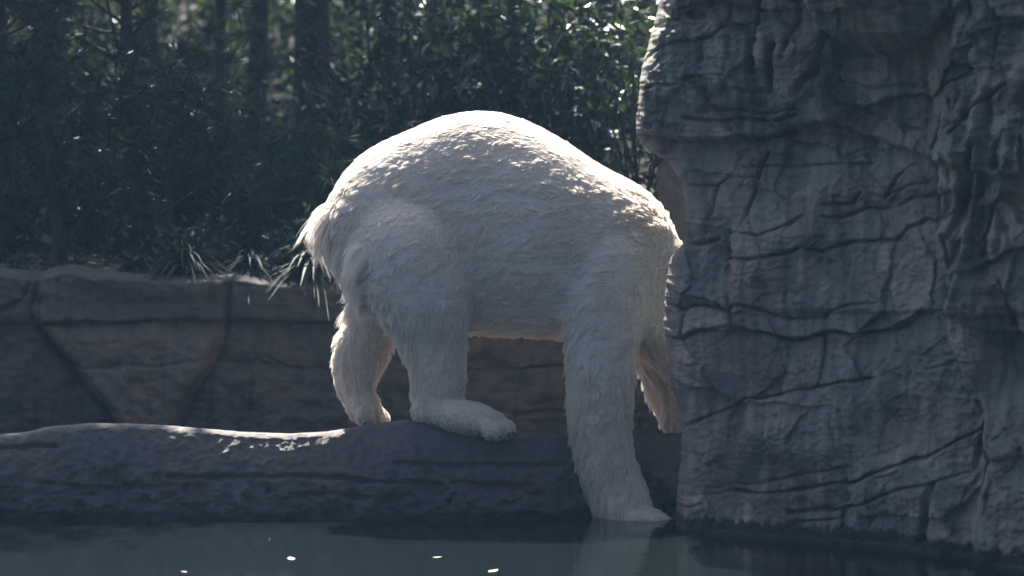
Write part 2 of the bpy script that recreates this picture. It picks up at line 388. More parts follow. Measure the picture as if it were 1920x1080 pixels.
for i in range(30):                            # hairline cracks
    u0, v0 = gs.uniform(1250, 1900), gs.uniform(0, 960); an_ = gs.choice([0.15, -0.25, 1.4, 1.1]) + gs.normal() * .25
    pp = [(u0, v0)]
    for k in range(4): an_ += gs.normal() * .35; st_ = gs.uniform(8, 22); pp.append((pp[-1][0] + st_ * math.cos(an_), pp[-1][1] + st_ * math.sin(an_)))
    rc.append((pp, gs.uniform(1.8, 3.2), gs.uniform(.006, .018)))
carve(E, wu, wv, rc)
E += 0.055 * fbm(q, 0.007, 3, 3.0) + (0.007 + 0.013 * sstep(340, 220, wv) + 0.008 * sstep(1750, 1800, wu)) * fbm(q * np.array([1, 1.5, 1]), 0.022, 4, 8.0) + 0.010 * fbm(q, 0.09, 3, 5.0)
ru = 0.10 + 0.7 * sstep(330, 100, wv) + 0.5 * sstep(1750, 1800, wu)
E += ru * 0.014 * ridge(q * np.array([0.9, 1.6, 1]), 0.02, 3, 40.0)
E += (ru + .25) * 0.020 * (np.floor(3.2 * fbm(q * np.array([1.4, 0.8, 1]), 0.016, 2, 70.0)) / 3.2)
d0 = wl_depth(U)
z = CAM_Z - (V - HZ) / F * d0
E += 0.016 * np.exp(-((z - 0.001) / 0.006) ** 2) * sstep(-.1, .25, fbm(np.stack([U, U * 0, U * 0], -1), 0.02, 2, 4.0))
x = (U - 960) / F * d0; z = CAM_Z - (V - HZ) / F * d0; y = CAM_Y + d0
edge = np.clip((U - left[:, None]) / 34.0, 0, 1)            # rounded nose at the free edge
y = y + 0.13 * (1 - np.sqrt(1 - (1 - edge) ** 2)) - 0.95 * E * (0.08 + 0.92 * edge)
x = x - 0.30 * E * edge
front = np.stack([x, y, z], -1)
# back of the rock: thin wall below, deep mass above the passage the bear walks into
yb = np.interp(vrow, [-420, 200, 285, 340, 380, 1100], [0.25, 0.05, -0.02, -0.15, -0.26, -0.26])
zL, xL = z[:, 0], x[:, 0]
bc = []
for k, (fx, fy) in enumerate([(0.012, .25), (0.03, .6), (0.10, .9), (0.35, 1.0), (0.9, 1.0), (1.9, 1.0)]):
    xx = xL + fx; yy = y[:, 0] + (yb - y[:, 0]) * fy
    if k > 1: yy = yy + 0.04 * fbm(np.stack([xx, zL, zL * 0], -1), 3.0)
    bc.append(np.stack([xx, yy, zL], -1))
back = np.stack(bc[::-1], 1)
cliff = empty('rock_cliff', (1.6, -0.9, 0.0))
tag(cliff, 'tall grey carved rock cliff with cracked layers hiding the bear\'s head', 'rock')
nr, nc = U.shape
ff = grid_faces(nr, nc); fr_i = ff[:, 0] // nc; fc_i = ff[:, 0] % nc
fu = wu[fr_i, fc_i]; fv = wv[fr_i, fc_i]
fb = bidx[fr_i, fc_i]
isb = (fu > butt[fr_i, fc_i])
isroof = (fv < roof[fr_i, fc_i]) & ~isb & (fu > 1500)
dline = line([(-420, 1450), (0, 1437), (67, 1424), (135, 1421), (260, 1421)])(fv); gline = line([(-420, 1560), (70, 1556), (130, 1545), (176, 1501), (260, 1490)])(fv)
grp = fb.copy()
top = (fb == 0) & ~isb & ~isroof
grp[top & (fu > dline)] = 8
grp[top & (fu > gline)] = 9
grp[isroof] = 10
grp[isb] = 11
FV = front.reshape(-1, 3)
for k, nm in [(0, 'rock_slab'), (8, 'rock_slab'), (9, 'rock_recess'), (10, 'rock_overhang'), (11, 'rock_buttress'), (1, 'rock_layer'), (2, 'rock_layer'), (3, 'rock_layer'), (4, 'rock_layer'), (5, 'rock_layer'), (6, 'rock_layer')]:
    f = ff[grp == k]
    if len(f):
        us = np.unique(f); vv, f2 = sub(FV, f); mesh_np(nm, vv, f2[:, ::-1], M['cliff'], cliff, attrs={'tone': TONE.ravel()[us], 'hue': HUE.ravel()[us]})
bb = np.concatenate([back, front[:, :1]], 1)
mesh_np('rock_back', bb.reshape(-1, 3), grid_faces(*bb.shape[:2])[:, ::-1], M['cliff'], cliff)

# ---- rock standing behind the bear's neck, beyond the passage
def boulder(name, cx, cy, rx, ry, z0, z1, seed, label, profile=None):
    nu, nv = 120, 110
    th = np.linspace(0, 2 * math.pi, nu); t = np.linspace(0, 1, nv)
    T, H = np.meshgrid(th, t)
    rr = np.sqrt(np.clip(1 - np.clip((H - 0.8) / 0.2, 0, 1) ** 2, 0.0, 1))
    sx = np.sign(np.cos(T)) * np.abs(np.cos(T)) ** 0.6; sy = np.sign(np.sin(T)) * np.abs(np.sin(T)) ** 0.6
    p = np.stack([cx + rx * rr * sx, cy + ry * rr * sy, z0 + (z1 - z0) * H], -1)
    dsp = 0.09 * fbm(p, 2.0, 3, seed) + 0.04 * ridge(p * np.array([1, 1, 2.2]), 3.0, 3, seed + 5) + 0.03 * np.floor(3 * pn(p * np.array([.6, .6, 1.4]), 4, seed)) / 3
    p[..., 0] += dsp * sx; p[..., 1] += dsp * sy
    p[:, -1] = p[:, 0]
    o = mesh_np(name, p.reshape(-1, 3), grid_faces(*T.shape), M['wall'])
    return tag(o, label, 'rock')
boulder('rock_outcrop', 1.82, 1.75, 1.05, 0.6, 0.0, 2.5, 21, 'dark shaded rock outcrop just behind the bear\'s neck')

# ---- rock ledge the bear stands on ----------------------------------------------------
un = np.arange(-260, 1500, 4.0)
crest_v = np.interp(un, [-260, -80, 0, 60, 100, 180, 250, 330, 400, 470, 550, 620, 680, 760, 830, 900, 960, 1060, 1200, 1280, 1500],
                    [812, 818, 818, 812, 802, 795, 796, 800, 806, 812, 815, 811, 800, 789, 800, 813, 819, 817, 813, 815, 815])
yc = np.interp(un, [-260, 700, 780, 900, 1000, 1120, 1500], [-.10, -.10, -.15, -.14, -.08, .03, .20])      # plan of the crest
yw = np.interp(un, [-260, 0, 500, 900, 1040, 1120, 1500], [-.115, -.12, -.175, -.17, -.11, .0, .16])   # plan of the water line
xc = (un - 960) / F * 16.15
zc = CAM_Z - (crest_v - HZ) / F * (16 + yc)
prof = []     # (blend y from wall..crest..waterline, z fraction of crest)
for t in np.linspace(0, 1, 14, endpoint=False): prof.append(('top', t))
for t in np.linspace(0, 1, 90): prof.append(('face', t))
for t in np.linspace(0.06, 1, 22): prof.append(('under', t))
rows = []
for k, t in prof:
    if k == 'top':
        yy = 1.95 + (yc + 0.04 - 1.95) * t; zz = (0.20 + (zc - 0.012 - 0.20) * sstep(0.45, 1.0, t))
    elif k == 'face':
        rr_ = 0.045
        if t < 0.22:
            ang = t / 0.22 * R(72)
            yy = yc + 0.04 - rr_ * math.sin(ang); zz = zc - rr_ * (1 - math.cos(ang))
        else:
            k2 = (t - 0.22) / 0.78; ang = R(72)
            y_a = yc + 0.04 - rr_ * math.sin(ang); z_a = zc - rr_ * (1 - math.cos(ang))
            yy = y_a + (yw - y_a) * (k2 ** 0.8) - 0.03 * math.sin(math.pi * k2); zz = z_a + (-0.02 - z_a) * k2
    else:
        yy = yw - 0.62 * t; zz = -0.02 - 0.10 * t - 1.1 * max(0, t - 0.55) ** 1.5
    rows.append(np.stack([xc, yy + 0 * xc, zz + 0 * xc], -1))
p = np.stack(rows, 0)
lu = np.repeat(un[None], len(p), 0); lvv = HZ + (CAM_Z - p[..., 2]) * F / (p[..., 1] + 16)
E = 0.030 * fbm(p, 3.0, 3, 2.0) + 0.018 * fbm(p, 11.0, 4, 4.0) + 0.012 * ridge(p * np.array([1, 1, 2]), 6.0, 3, 12.0)
E *= np.array([0.3 if k == 'top' else (0.08 + 0.92 * sstep(0.3, 0.8, t)) for k, t in prof])[:, None]
E += (0.008 * fbm(p, 34.0, 3, 61.0) + 0.006 * ridge(p, 16.0, 2, 33.0)) * np.array([0.5 if k == 'top' else 0.35 + 0.65 * float(sstep(0.15, 0.5, t)) for k, t in prof])[:, None]
hol = pn(p, 17.0, 50.0); E -= 0.02 * sstep(0.28, 0.5, hol) * np.array([0.0 if k == 'top' else float(sstep(0.3, 0.7, t)) for k, t in prof])[:, None]
qq = np.stack([lu, lvv, lu * 0], -1)
carve(E, lu + 4 * fbm(qq, 0.02, 3), lvv + 4 * fbm(qq, 0.03, 3, 9.0), [([(330,896),(480,893),(600,893),(720,905),(830,908)],3.5,.03), ([(745,868),(850,871),(1060,872)],3,.025),
      ([(0,842),(60,838),(120,835)],3,.03), ([(560,930),(640,925),(700,935)],3.5,.02), ([(230,850),(235,930)],4,.02), ([(60,905),(200,915),(330,912)],4,.018), ([(850,905),(1000,912)],4,.02)])
tt = np.array([1.0 if k != 'top' else 0.35 for k, t in prof])[:, None]
p[..., 1] -= E * tt; p[..., 2] += 0.55 * E * np.where(np.array([k for k, t in prof]) == 'face', np.linspace(1, 0, len(prof)), 0.3)[:, None]
o = mesh_np('rock_ledge', p.reshape(-1, 3), grid_faces(*p.shape[:2])[:, ::-1], M['ledge'])
tag(o, 'low dark wet rock ledge at the water\'s edge under the bear\'s feet', 'rock')
ledge_grid = p

# ---- rock wall behind the ledge -------------------------------------------------------
YW = 1.80
un = np.arange(-420, 1560, 4.0); vn = np.arange(470, 852, 2.6)
U, V = np.meshgrid(un, vn)
q = np.stack([U, V, U * 0], -1)
topv = np.interp(un, [-420, 0, 60, 130, 230, 330, 430, 520, 600, 700, 1560], [500, 506, 512, 500, 512, 520, 512, 522, 530, 520, 515]) + 5 * fbm(np.stack([un, un * 0, un * 0], -1), 0.02, 3)
wu = U + 8 * fbm(q, 0.012, 3); wv = V + 8 * fbm(q, 0.012, 3, 30.0)
lA = line([(470,78),(600,62),(650,100),(720,160),(790,214),(860,250)]); lB = line([(470,436),(560,430),(660,413),(740,368),(795,340),(860,325)])
h1 = line([(-420,600),(0,606),(200,602),(420,599),(600,606),(1060,600),(1560,605)]); h2 = line([(-420,700),(145,691),(260,684),(420,679),(560,690),(700,700),(1000,690),(1560,680)])
a_, b_ = wu > lA(wv), wu > lB(wv)
col = a_.astype(int) + b_.astype(int) + (wu > 640 + 0.1 * (wv - 600)) + (wu > 980 - 0.1 * (wv - 600))
rw = (wv > h1(wu)).astype(int) + (wv > h2(wu)).astype(int)
E = np.zeros_like(U)
ins = sstep(-4, 26, wu - lA(wv)) * sstep(4, -26, wu - lB(wv))
E += 0.13 * ins * sstep(560, 640, wv) + 0.05 * sstep(-6, 10, h1(wu) - wv)
E -= 0.00035 * (wv - 600) * ins
for k in range(5):
    for r_ in range(3): E += (0.025 * math.sin(7.1 * k + 3.3 * r_)) * ((col == k) & (rw == r_))
vs = np.arange(470, 870, 15.0)
carve(E, wu, wv, [(list(zip(lA(vs), vs)), 6, .045), (list(zip(lB(vs), vs)), 6, .045),
     ([(u, float(h1(u))) for u in range(-420, 1560, 30)], 2.8, .022), ([(u, float(h2(u))) for u in range(140, 1560, 30)], 2.6, .02),
     ([(75,490),(80,600)], 4, .04), ([(0,585),(45,560),(60,520)], 4, .04), ([(420,700),(500,670),(560,690)], 3.5, .02), ([(960,778),(1060,770),(1200,775)], 3, .03),
     ([(640,600),(655,700),(690,800)], 4, .03), ([(260,715),(330,700)], 3, .015), ([(445,640),(470,700),(460,790)], 4, .02)])
E += 0.045 * fbm(q, 0.008, 3, 3.0) + 0.018 * fbm(q, 0.03, 4, 7.0) + 0.012 * ridge(q * np.array([1, 1.7, 1]), 0.015, 3, 20.0)
x = (U - 960) / F * (16 + YW); z = CAM_Z - (np.maximum(V, topv[None] ) - HZ) / F * (16 + YW)
y = YW - E + 0.35 * np.clip((topv[None] + 14 - V) / 14, 0, 1) ** 1.6 * 0.4
over = np.clip((topv[None] - V) / 20, 0, 3); y = y + 0.22 * over                 # rows above the rim run back as the top
p = np.stack([x, y, z + 0.01 * fbm(q, 0.05, 2) * (over > 0)], -1)
rim = p[:1].copy(); rim[..., 1] = 2.6; rim[..., 2] = 0.80
p = np.concatenate([rim, p], 0)
wall = empty('rock_wall', (-1.0, YW, 0.2)); tag(wall, 'low brown carved rock retaining wall between the ledge and the plants', 'wall')
f = grid_faces(*p.shape[:2]); nc = p.shape[1]; ri = np.clip(f[:, 0] // nc - 1, 0, len(vn) - 1); ci = f[:, 0] % nc
gk = col[ri, ci] * 3 + rw[ri, ci]
for k in np.unique(gk):
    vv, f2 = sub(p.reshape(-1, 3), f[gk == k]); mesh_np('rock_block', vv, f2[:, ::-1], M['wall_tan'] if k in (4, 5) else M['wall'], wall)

# ================================================================== POLAR BEAR
def ring(c, t, rn, rb, n=28, pw=2.15):
    """ellipse-like ring round c across the tangent t; rn in the x-z plane, rb along y"""
    t = np.array(t, float); t /= np.linalg.norm(t) + 1e-9
    bn = np.array([0, 1, 0.]); nn = np.cross(bn, t); nn /= np.linalg.norm(nn) + 1e-9; bn = np.cross(t, nn)
    a_ = np.linspace(0, 2 * math.pi, n, endpoint=False)
    c_, s_ = np.cos(a_), np.sin(a_)
    k = (np.abs(c_) ** pw + np.abs(s_) ** pw) ** (-1 / pw)
    return np.array(c) + (k * c_)[:, None] * nn * rn + (k * s_)[:, None] * bn * rb
VERT, FACE = [], []
def loft(rings):
    base = sum(len(v) for v in VERT); n = len(rings[0]); VERT.append(np.concatenate(rings))
    for r_ in range(len(rings) - 1):
        for i in range(n):
            j = (i + 1) % n
            FACE.append((base + r_ * n + i, base + r_ * n + j, base + (r_ + 1) * n + j, base + (r_ + 1) * n + i))
    FACE.append(tuple(base + i for i in range(n))[::-1]); FACE.append(tuple(base + (len(rings) - 1) * n + i for i in range(n)))
def cr(keys, m=6):
    """Catmull-Rom through key rows"""
    k = np.array(keys, float); k = np.vstack([2 * k[0] - k[1], k, 2 * k[-1] - k[-2]]); out = []
    for i in range(1, len(k) - 2):
        for t in np.linspace(0, 1, m, endpoint=False):
            a0, a1, a2, a3 = k[i - 1], k[i], k[i + 1], k[i + 2]
            out.append(0.5 * (2 * a1 + (a2 - a0) * t + (2 * a0 - 5 * a1 + 4 * a2 - a3) * t ** 2 + (3 * a1 - a0 - 3 * a2 + a3) * t ** 3))
    out.append(k[-2]); return np.array(out)
PXM = F / 16.2
def limb(keys, m=6, pw=2.1):
    """keys: u, v, y, half thickness in photo px, half depth in m"""
    k = cr(keys, m); cs = np.array([(P(u, v, y)[0], y, P(u, v, y)[1]) for u, v, y in k[:, :3]])
    tg = np.gradient(cs, axis=0)
    loft([ring(c, t, r_ / PXM, b_, pw=pw) for c, t, r_, b_ in zip(cs, tg, k[:, 3], k[:, 4])])
def ball(u, v, y, rx, ry, rz, rot=0):
    x, z = P(u, v, y); rs = []
    for t in np.linspace(-0.96, 0.96, 11):
        k = math.sqrt(1 - t * t)
        c = (x + rx * t * math.cos(rot), y, z + rx * t * math.sin(rot))
        rs.append(ring(c, (math.cos(rot), 0, math.sin(rot)), rz * k, ry * k, 20))
    loft(rs)
BY = 0.22
FT = 4      # fur thickness in px taken off the outline
torso = []
for u, vt, vb, hw in [(601, 408, 445, .05), (612, 380, 460, .15), (632, 338, 492, .22), (662, 300, 530, .26), (700, 270, 566, .285), (760, 242, 600, .295), (820, 217, 620, .295),
                      (880, 204, 630, .305), (940, 207, 633, .345), (1000, 227, 636, .372), (1060, 260, 642, .355), (1110, 294, 648, .33), (1160, 322, 652, .32),
                      (1200, 344, 668, .28), (1236, 376, 694, .25), (1266, 430, 720, .22), (1300, 492, 748, .20), (1340, 548, 772, .185)]:
    e = min(FT, (vb - vt) * .3)
    torso.append((u, vt + e, vb - e, hw))
tk = cr(torso, 5)
rs = []
for u, vt, vb, hw in tk:
    x, zt = P(u, vt, BY); _, zb = P(u, vb, BY)
    n = 36; a_ = np.linspace(0, 2 * math.pi, n, endpoint=False); c_, s_ = np.cos(a_), np.sin(a_)
    zz = (zt + zb) / 2 + (zt - zb) / 2 * s_
    wy = hw * np.sign(c_) * np.abs(c_) ** 0.88 * (1 - 0.10 * s_)
    rs.append(np.stack([np.full(n, x), BY + wy, zz], -1))
loft(rs)
# head, hidden behind the rock: lowered, turned a little away
limb([(1310, 600, .24, 118, .19), (1370, 655, .28, 92, .155), (1415, 690, .33, 72, .125), (1460, 722, .39, 52, .085), (1500, 748, .44, 40, .065), (1516, 758, .46, 26, .05)])
ball(1372, 575, .13, .035, .022, .05, 0.3); ball(1380, 578, .40, .035, .022, .05, 0.3)
# near hind leg with its foot flat on the ledge
limb([(750, 310, .24, 20, .05), (748, 360, .19, 60, .10), (750, 420, .09, 98, .19), (764, 495, .0, 108, .21), (792, 568, -.04, 88, .17), (812, 640, -.04, 63, .125), (822, 700, -.05, 51, .105), (820, 740, -.05, 46, .10), (822, 772, -.06, 44, .10)])
limb([(778, 766, -.04, 15, .07), (796, 770, -.05, 22, .09), (835, 776, -.07, 30, .11), (872, 783, -.10, 31, .118), (908, 791, -.13, 28, .118), (932, 798, -.15, 22, .11)])
TOES = []
for k in range(5):
    uu, vv_, yy = 938 + [-12, 3, 10, 4, -14][k], 797 + [-4, 0, 4, 9, 13][k], -.15 + [.10, .052, .0, -.054, -.105][k]
    ball(uu, vv_, yy, .048, .0225, .038, -0.45); TOES.append((uu + 14, vv_ + 5, yy - .004, -0.6))
# far hind leg, heel lifted, toes down on the ledge
limb([(725, 340, .30, 20, .05), (712, 420, .40, 84, .16), (716, 500, .44, 72, .16), (716, 556, .45, 52, .135), (702, 602, .46, 48, .12), (685, 642, .46, 54, .11), (673, 676, .45, 51, .10), (667, 712, .44, 38, .085), (672, 740, .43, 31, .08), (684, 764, .41, 31, .095), (698, 782, .39, 22, .095)])
for k in range(5):
    uu, vv_, yy = 706 + [-28, -14, 0, 9, 12][k], 780 + [2, 4, 4, 2, -2][k], .37 + [-.085, -.05, 0, .05, .09][k]
    ball(uu, vv_, yy, .044, .021, .026, -1.2); TOES.append((uu + 6, vv_ + 9, yy - .012, -1.4))
# near fore leg, planted in the water
limb([(1150, 385, .20, 20, .05), (1146, 430, .14, 60, .13), (1138, 490, .06, 88, .19), (1132, 560, .0, 86, .18), (1130, 630, -.035, 70, .15), (1128, 700, -.07, 61, .125), (1126, 770, -.08, 58, .115), (1127, 820, -.08, 54, .11), (1137, 870, -.09, 52, .11), (1156, 920, -.09, 51, .11), (1170, 950, -.10, 49, .115), (1182, 985, -.11, 44, .12)])
limb([(1158, 976, -.10, 26, .10), (1190, 972, -.12, 28, .125), (1222, 976, -.14, 20, .125), (1243, 984, -.15, 12, .10)])
for k in range(5):
    ball(1240 + [-10, 0, 5, 0, -12][k], 978, -.15 + [.09, .045, 0, -.045, -.09][k], .032, .025, .026, -0.3)
# far fore leg stepping onto the ledge behind the rock
limb([(1215, 560, .40, 80, .15), (1232, 640, .46, 60, .125), (1243, 700, .50, 40, .10), (1253, 740, .51, 34, .09), (1268, 780, .50, 30, .085), (1282, 808, .49, 28, .09)])
limb([(1262, 800, .49, 14, .07), (1290, 806, .48, 20, .10), (1322, 814, .47, 14, .10)])
for k in range(5): ball(1326, 812, .47 + (k - 2) * .045, .032, .024, .026, -0.3)
# tail
limb([(612, 398, BY, 16, .05), (602, 420, BY, 15, .045), (597, 445, BY, 10, .03), (596, 462, BY, 4, .015)])

bear = empty('polar_bear', (0.0, BY, 0.34))
tag(bear, 'large cream white polar bear walking along the ledge, backlit from behind', 'bear')
me = bpy.data.meshes.new('body'); me.from_pydata(np.concatenate(VERT).tolist(), [], FACE)
body = bpy.data.objects.new('body', me); C.objects.link(body)
rm = body.modifiers.new('remesh', 'REMESH'); rm.mode = 'VOXEL'; rm.voxel_size = 0.0125
dg = bpy.context.evaluated_depsgraph_get()
ev = body.evaluated_get(dg); me2 = bpy.data.meshes.new_from_object(ev)
body.modifiers.clear(); body.data = me2; bpy.data.meshes.remove(me); me2.name = 'body'
nv_ = len(me2.vertices); sv = np.empty(nv_ * 3, np.float32); me2.vertices.foreach_get('co', sv); sv = sv.reshape(-1, 3).astype(float)
se = np.empty(len(me2.edges) * 2, np.int32); me2.edges.foreach_get('vertices', se); se = se.reshape(-1, 2)
deg = np.bincount(se.ravel(), minlength=nv_)[:, None]
pv_ = HZ + (CAM_Z - sv[:, 2]) * F / (sv[:, 1] + 16)
for it in range(26):
    acc = np.stack([np.bincount(se[:, 0], sv[se[:, 1], i], nv_) + np.bincount(se[:, 1], sv[se[:, 0], i], nv_) for i in range(3)], -1) / deg
    wgt = 0.5 * (np.where(it < 5, 1.0, 1 - sstep(640, 735, pv_)))[:, None]
    sv = sv + wgt * (acc - sv)
me2.vertices.foreach_set('co', sv.astype(np.float32).ravel()); me2.update()
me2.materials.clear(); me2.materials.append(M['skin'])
me2.polygons.foreach_set('use_smooth', np.ones(len(me2.polygons), bool))
body.parent = bear; body.location = -Vector(bear.location)

# fur: strands rooted all over the body, combed along the coat
me2.calc_loop_triangles()
nvt = len(me2.vertices); co = np.empty(nvt * 3, np.float32); me2.vertices.foreach_get('co', co); co = co.reshape(-1, 3).astype(float)
no = np.empty(nvt * 3, np.float32); me2.vertices.foreach_get('normal', no); no = no.reshape(-1, 3).astype(float)
tri = np.empty(len(me2.loop_triangles) * 3, np.int32); me2.loop_triangles.foreach_get('vertices', tri); tri = tri.reshape(-1, 3)
A, B, D = co[tri[:, 0]], co[tri[:, 1]], co[tri[:, 2]]
area = np.linalg.norm(np.cross(B - A, D - A), axis=1) / 2
NS = 340000
ti = rng.choice(len(tri), NS, p=area / area.sum())
r1 = np.sqrt(rng.random(NS)); r2 = rng.random(NS)
b0, b1, b2 = 1 - r1, r1 * (1 - r2), r1 * r2
root = A[ti] * b0[:, None] + B[ti] * b1[:, None] + D[ti] * b2[:, None]
nrm = no[tri[ti, 0]] * b0[:, None] + no[tri[ti, 1]] * b1[:, None] + no[tri[ti, 2]] * b2[:, None]
nrm /= np.linalg.norm(nrm, axis=1, keepdims=True) + 1e-9
dd = root[:, 1] + 16
ru_, rv_ = 960 + root[:, 0] * F / dd, HZ + (CAM_Z - root[:, 2]) * F / dd
flow = np.array([(900,220,-1,-.05),(1020,240,-.9,.3),(1120,310,-.85,.4),(760,250,-.9,-.3),(690,285,-.8,-.5),(640,340,-.5,-.8),(615,420,-.3,-.95),(640,500,-.45,-.9),(700,430,-.6,-.75),(780,330,-.85,-.45),
   (780,430,-.6,-.75),(850,350,-.95,-.15),(860,450,-.45,-.85),(860,540,-.3,-.95),(950,330,-1,-.1),(950,430,-.95,-.3),(960,520,-.8,-.6),(980,600,-.75,-.65),(1060,380,-1,-.05),(1060,470,-1,-.12),(1060,560,-.85,-.5),
   (1150,400,-.95,.1),(1160,480,-.9,-.3),(1230,400,-.75,.3),(1230,480,-.6,-.5),(1220,580,-.3,-.9),(1120,580,-.6,-.8),(1130,660,-.5,-.85),(1130,740,-.45,-.9),(1130,840,-.25,-1),(1170,930,.1,-1),(1220,965,.8,-.5),
   (730,560,-.1,-1),(800,620,.08,-1),(820,700,.1,-1),(810,760,.2,-1),(870,770,.85,-.5),(930,800,.9,-.4),(690,560,-.4,-.85),(650,620,-.35,-.95),(680,690,.05,-1),(700,780,.3,-.95),(1240,720,.1,-1),(1270,790,.4,-.9),(1340,620,-.8,.4)], float)
fx = np.zeros(NS); fz = np.zeros(NS); ws = np.zeros(NS)
for u, v, dx, dz in flow:
    wg = 1.0 / (((ru_ - u) ** 2 + (rv_ - v) ** 2) / 2500 + 0.35) ** 2
    fx += wg * dx; fz += wg * dz; ws += wg
fd = np.stack([fx, np.zeros(NS), fz], -1); fd /= np.linalg.norm(fd, axis=1, keepdims=True) + 1e-9
wav = 0.95 * pn(root, 9.0, 3.0) + 0.7 * pn(root, 22.0, 13.0)                     # waves in the coat
ca, sa = np.cos(wav), np.sin(wav)
fd = np.stack([fd[:, 0] * ca - fd[:, 2] * sa, 0.10 * rng.normal(size=NS), fd[:, 0] * sa + fd[:, 2] * ca], -1)
tan = fd - nrm * (fd * nrm).sum(1, keepdims=True); tl = np.linalg.norm(tan, axis=1, keepdims=True)
tan = np.where(tl > 0.05, tan / np.maximum(tl, 0.05), np.array([[0, 0, -1.0]]))
# tufts: stretched along the coat, they rise and lie down
side = np.cross(nrm, tan)
warp = np.stack([(root * tan).sum(1) * 0 + root[:, 0] * 11, root[:, 1] * 13, root[:, 2] * 30], -1)
legm = ((rv_ > 650) | ((ru_ > 700) & (ru_ < 890) & (rv_ > 560))).astype(float)
warp2 = np.stack([root[:, 0] * 34, root[:, 1] * 22, root[:, 2] * 11], -1)
tuft = np.where(legm > 0, pn(warp2, 1.1, 5.0), pn(warp, 1.1, 5.0)) + 0.5 * pn(root, 45.0, 2.0)
ln = np.full(NS, 0.025)
ln[rv_ > 600] = 0.028
ln[(rv_ > 745) & (ru_ < 1000)] = 0.015
back_ = (nrm[:, 0] < -0.45) & (rv_ > 540); ln[back_] *= 1.15
ln[(ru_ < 690) & (rv_ > 455) & (rv_ < 575) & (nrm[:, 0] < 0.0)] = 0.066
tail = (ru_ < 618) & (rv_ > 380) & (rv_ < 475); ln[tail] = 0.07
ln[(nrm[:, 2] < -0.6) & (rv_ > 560) & (rv_ < 660)] = 0.028
ln[(ru_ > 1190) & (rv_ < 560)] = 0.027
ln *= np.clip(1 + 0.6 * tuft, 0.6, 1.6) * (0.7 + 0.6 * rng.random(NS))
lift = np.clip(0.20 + 0.12 * legm + 0.38 * tuft, 0.04, 0.75) + 0.07 * rng.normal(size=NS)
lift = np.clip(lift, 0.03, 1.0); lift[(ru_ > 1190) & (rv_ < 560)] += 0.25
keep = rng.random(NS) < np.clip(0.95 + 1.9 * tuft, 0.12, 1.0); ln[~keep] *= 0.35; lift[~keep] *= 0.5
topm = sstep(0.25, 0.7, nrm[:, 2]) * (rv_ < 560); lift *= 1 - 0.5 * topm; ln *= 1 - 0.3 * topm
rb_ = (ru_ < 690) & (rv_ > 455) & (rv_ < 575) & (nrm[:, 0] < 0.0)
lift[tail | rb_] += 0.18 + 0.25 * rng.random((tail | rb_).sum()); lift[back_] += 0.16
ln[(tail | rb_) & (rng.random(NS) < 0.12)] *= 1.5
wisp = (rng.random(NS) < 0.006); ln[wisp] *= 1.5
K = 5
ts = np.linspace(0, 1, K)
pts = np.empty((NS, K, 3))
jit = rng.normal(size=(NS, 3)) * 0.10
for k, t in enumerate(ts):
    pts[:, k] = root + ln[:, None] * (tan * (t * (0.80 + 0.2 * t)) + nrm * (lift[:, None] * (1.25 * t - 0.55 * t * t)) + jit * t * t)
    pts[:, k, 2] -= ln * 0.10 * t * t
NC = 17000
ci = rng.choice(NS, NC, replace=False)
kc = root * np.where(legm[:, None] > 0, np.array([[1.1, 1, .38]]), np.array([[.42, 1, 1.15]])) + legm[:, None] * np.array([[0, 5.0, 0]])
kd = kdtree.KDTree(NC)
for i, j in enumerate(ci): kd.insert(kc[j], i)
kd.balance()
near = np.fromiter((ci[kd.find(r_)[1]] for r_ in kc), dtype=np.int64, count=NS)
okc = (nrm * nrm[near]).sum(1) > 0.3
clump = (0.5 + 0.25 * rng.random(NS)) * okc * (np.linalg.norm(root - root[near], axis=1) < 0.05)
for k, t in enumerate(ts):
    cc = (clump * t ** 1.3)[:, None]
    pts[:, k] = pts[:, k] * (1 - cc) + pts[near, k] * cc
cu = bpy.data.hair_curves.new('fur')
cu.add_curves([K] * NS)
cu.attributes['position'].data.foreach_set('vector', np.ascontiguousarray(pts, np.float32).ravel())
ra = cu.attributes.get('radius') or cu.attributes.new('radius', 'FLOAT', 'POINT')
rad = np.tile(np.array([0.0008, 0.00075, 0.0006, 0.0004, 0.0001], np.float32), NS)
ra.data.foreach_set('value', rad)
cu.materials.append(M['fur'])
fur = bpy.data.objects.new('fur', cu); C.objects.link(fur); fur.parent = bear; fur.location = -Vector(bear.location)
tag(fur, kind='stuff')

def cone(name, p0, d, length, r0, mat, parent):
    d = Vector(d).normalized(); a1 = d.orthogonal().normalized(); a2 = d.cross(a1); V_, F_ = [], []
    for i, t in enumerate((0, .35, .7, 1.0)):
        r_ = r0 * (1 - t) ** 0.7 + 0.0006; c = Vector(p0) + d * length * t + Vector((0, 0, -0.35 * length * t * t))
        for k in range(8):
            an = k * math.pi / 4; V_.append(c + a1 * r_ * math.cos(an) + a2 * r_ * math.sin(an))
    for i in range(3):
        for k in range(8): F_.append((i * 8 + k, i * 8 + (k + 1) % 8, i * 8 + 8 + (k + 1) % 8, i * 8 + 8 + k))
    return mesh_np(name, np.array(V_), np.array(F_), mat, parent)
for u, v, y, an in TOES:
    x, z = P(u, v, y); cone('claw', (x - .008 * math.cos(an), y - .012, z - .004), (math.cos(an), -0.35, math.sin(an)), 0.034, 0.0065, M['dark'], bear)
def blob(name, c, r, mat, parent):
    th = np.linspace(0, 2 * math.pi, 17); ph = np.linspace(0, math.pi, 10); T, H = np.meshgrid(th, ph)
    p = np.stack([c[0] + r[0] * np.cos(T) * np.sin(H), c[1] + r[1] * np.sin(T) * np.sin(H), c[2] + r[2] * np.cos(H)], -1)
    return mesh_np(name, p.reshape(-1, 3), grid_faces(*T.shape), mat, parent)
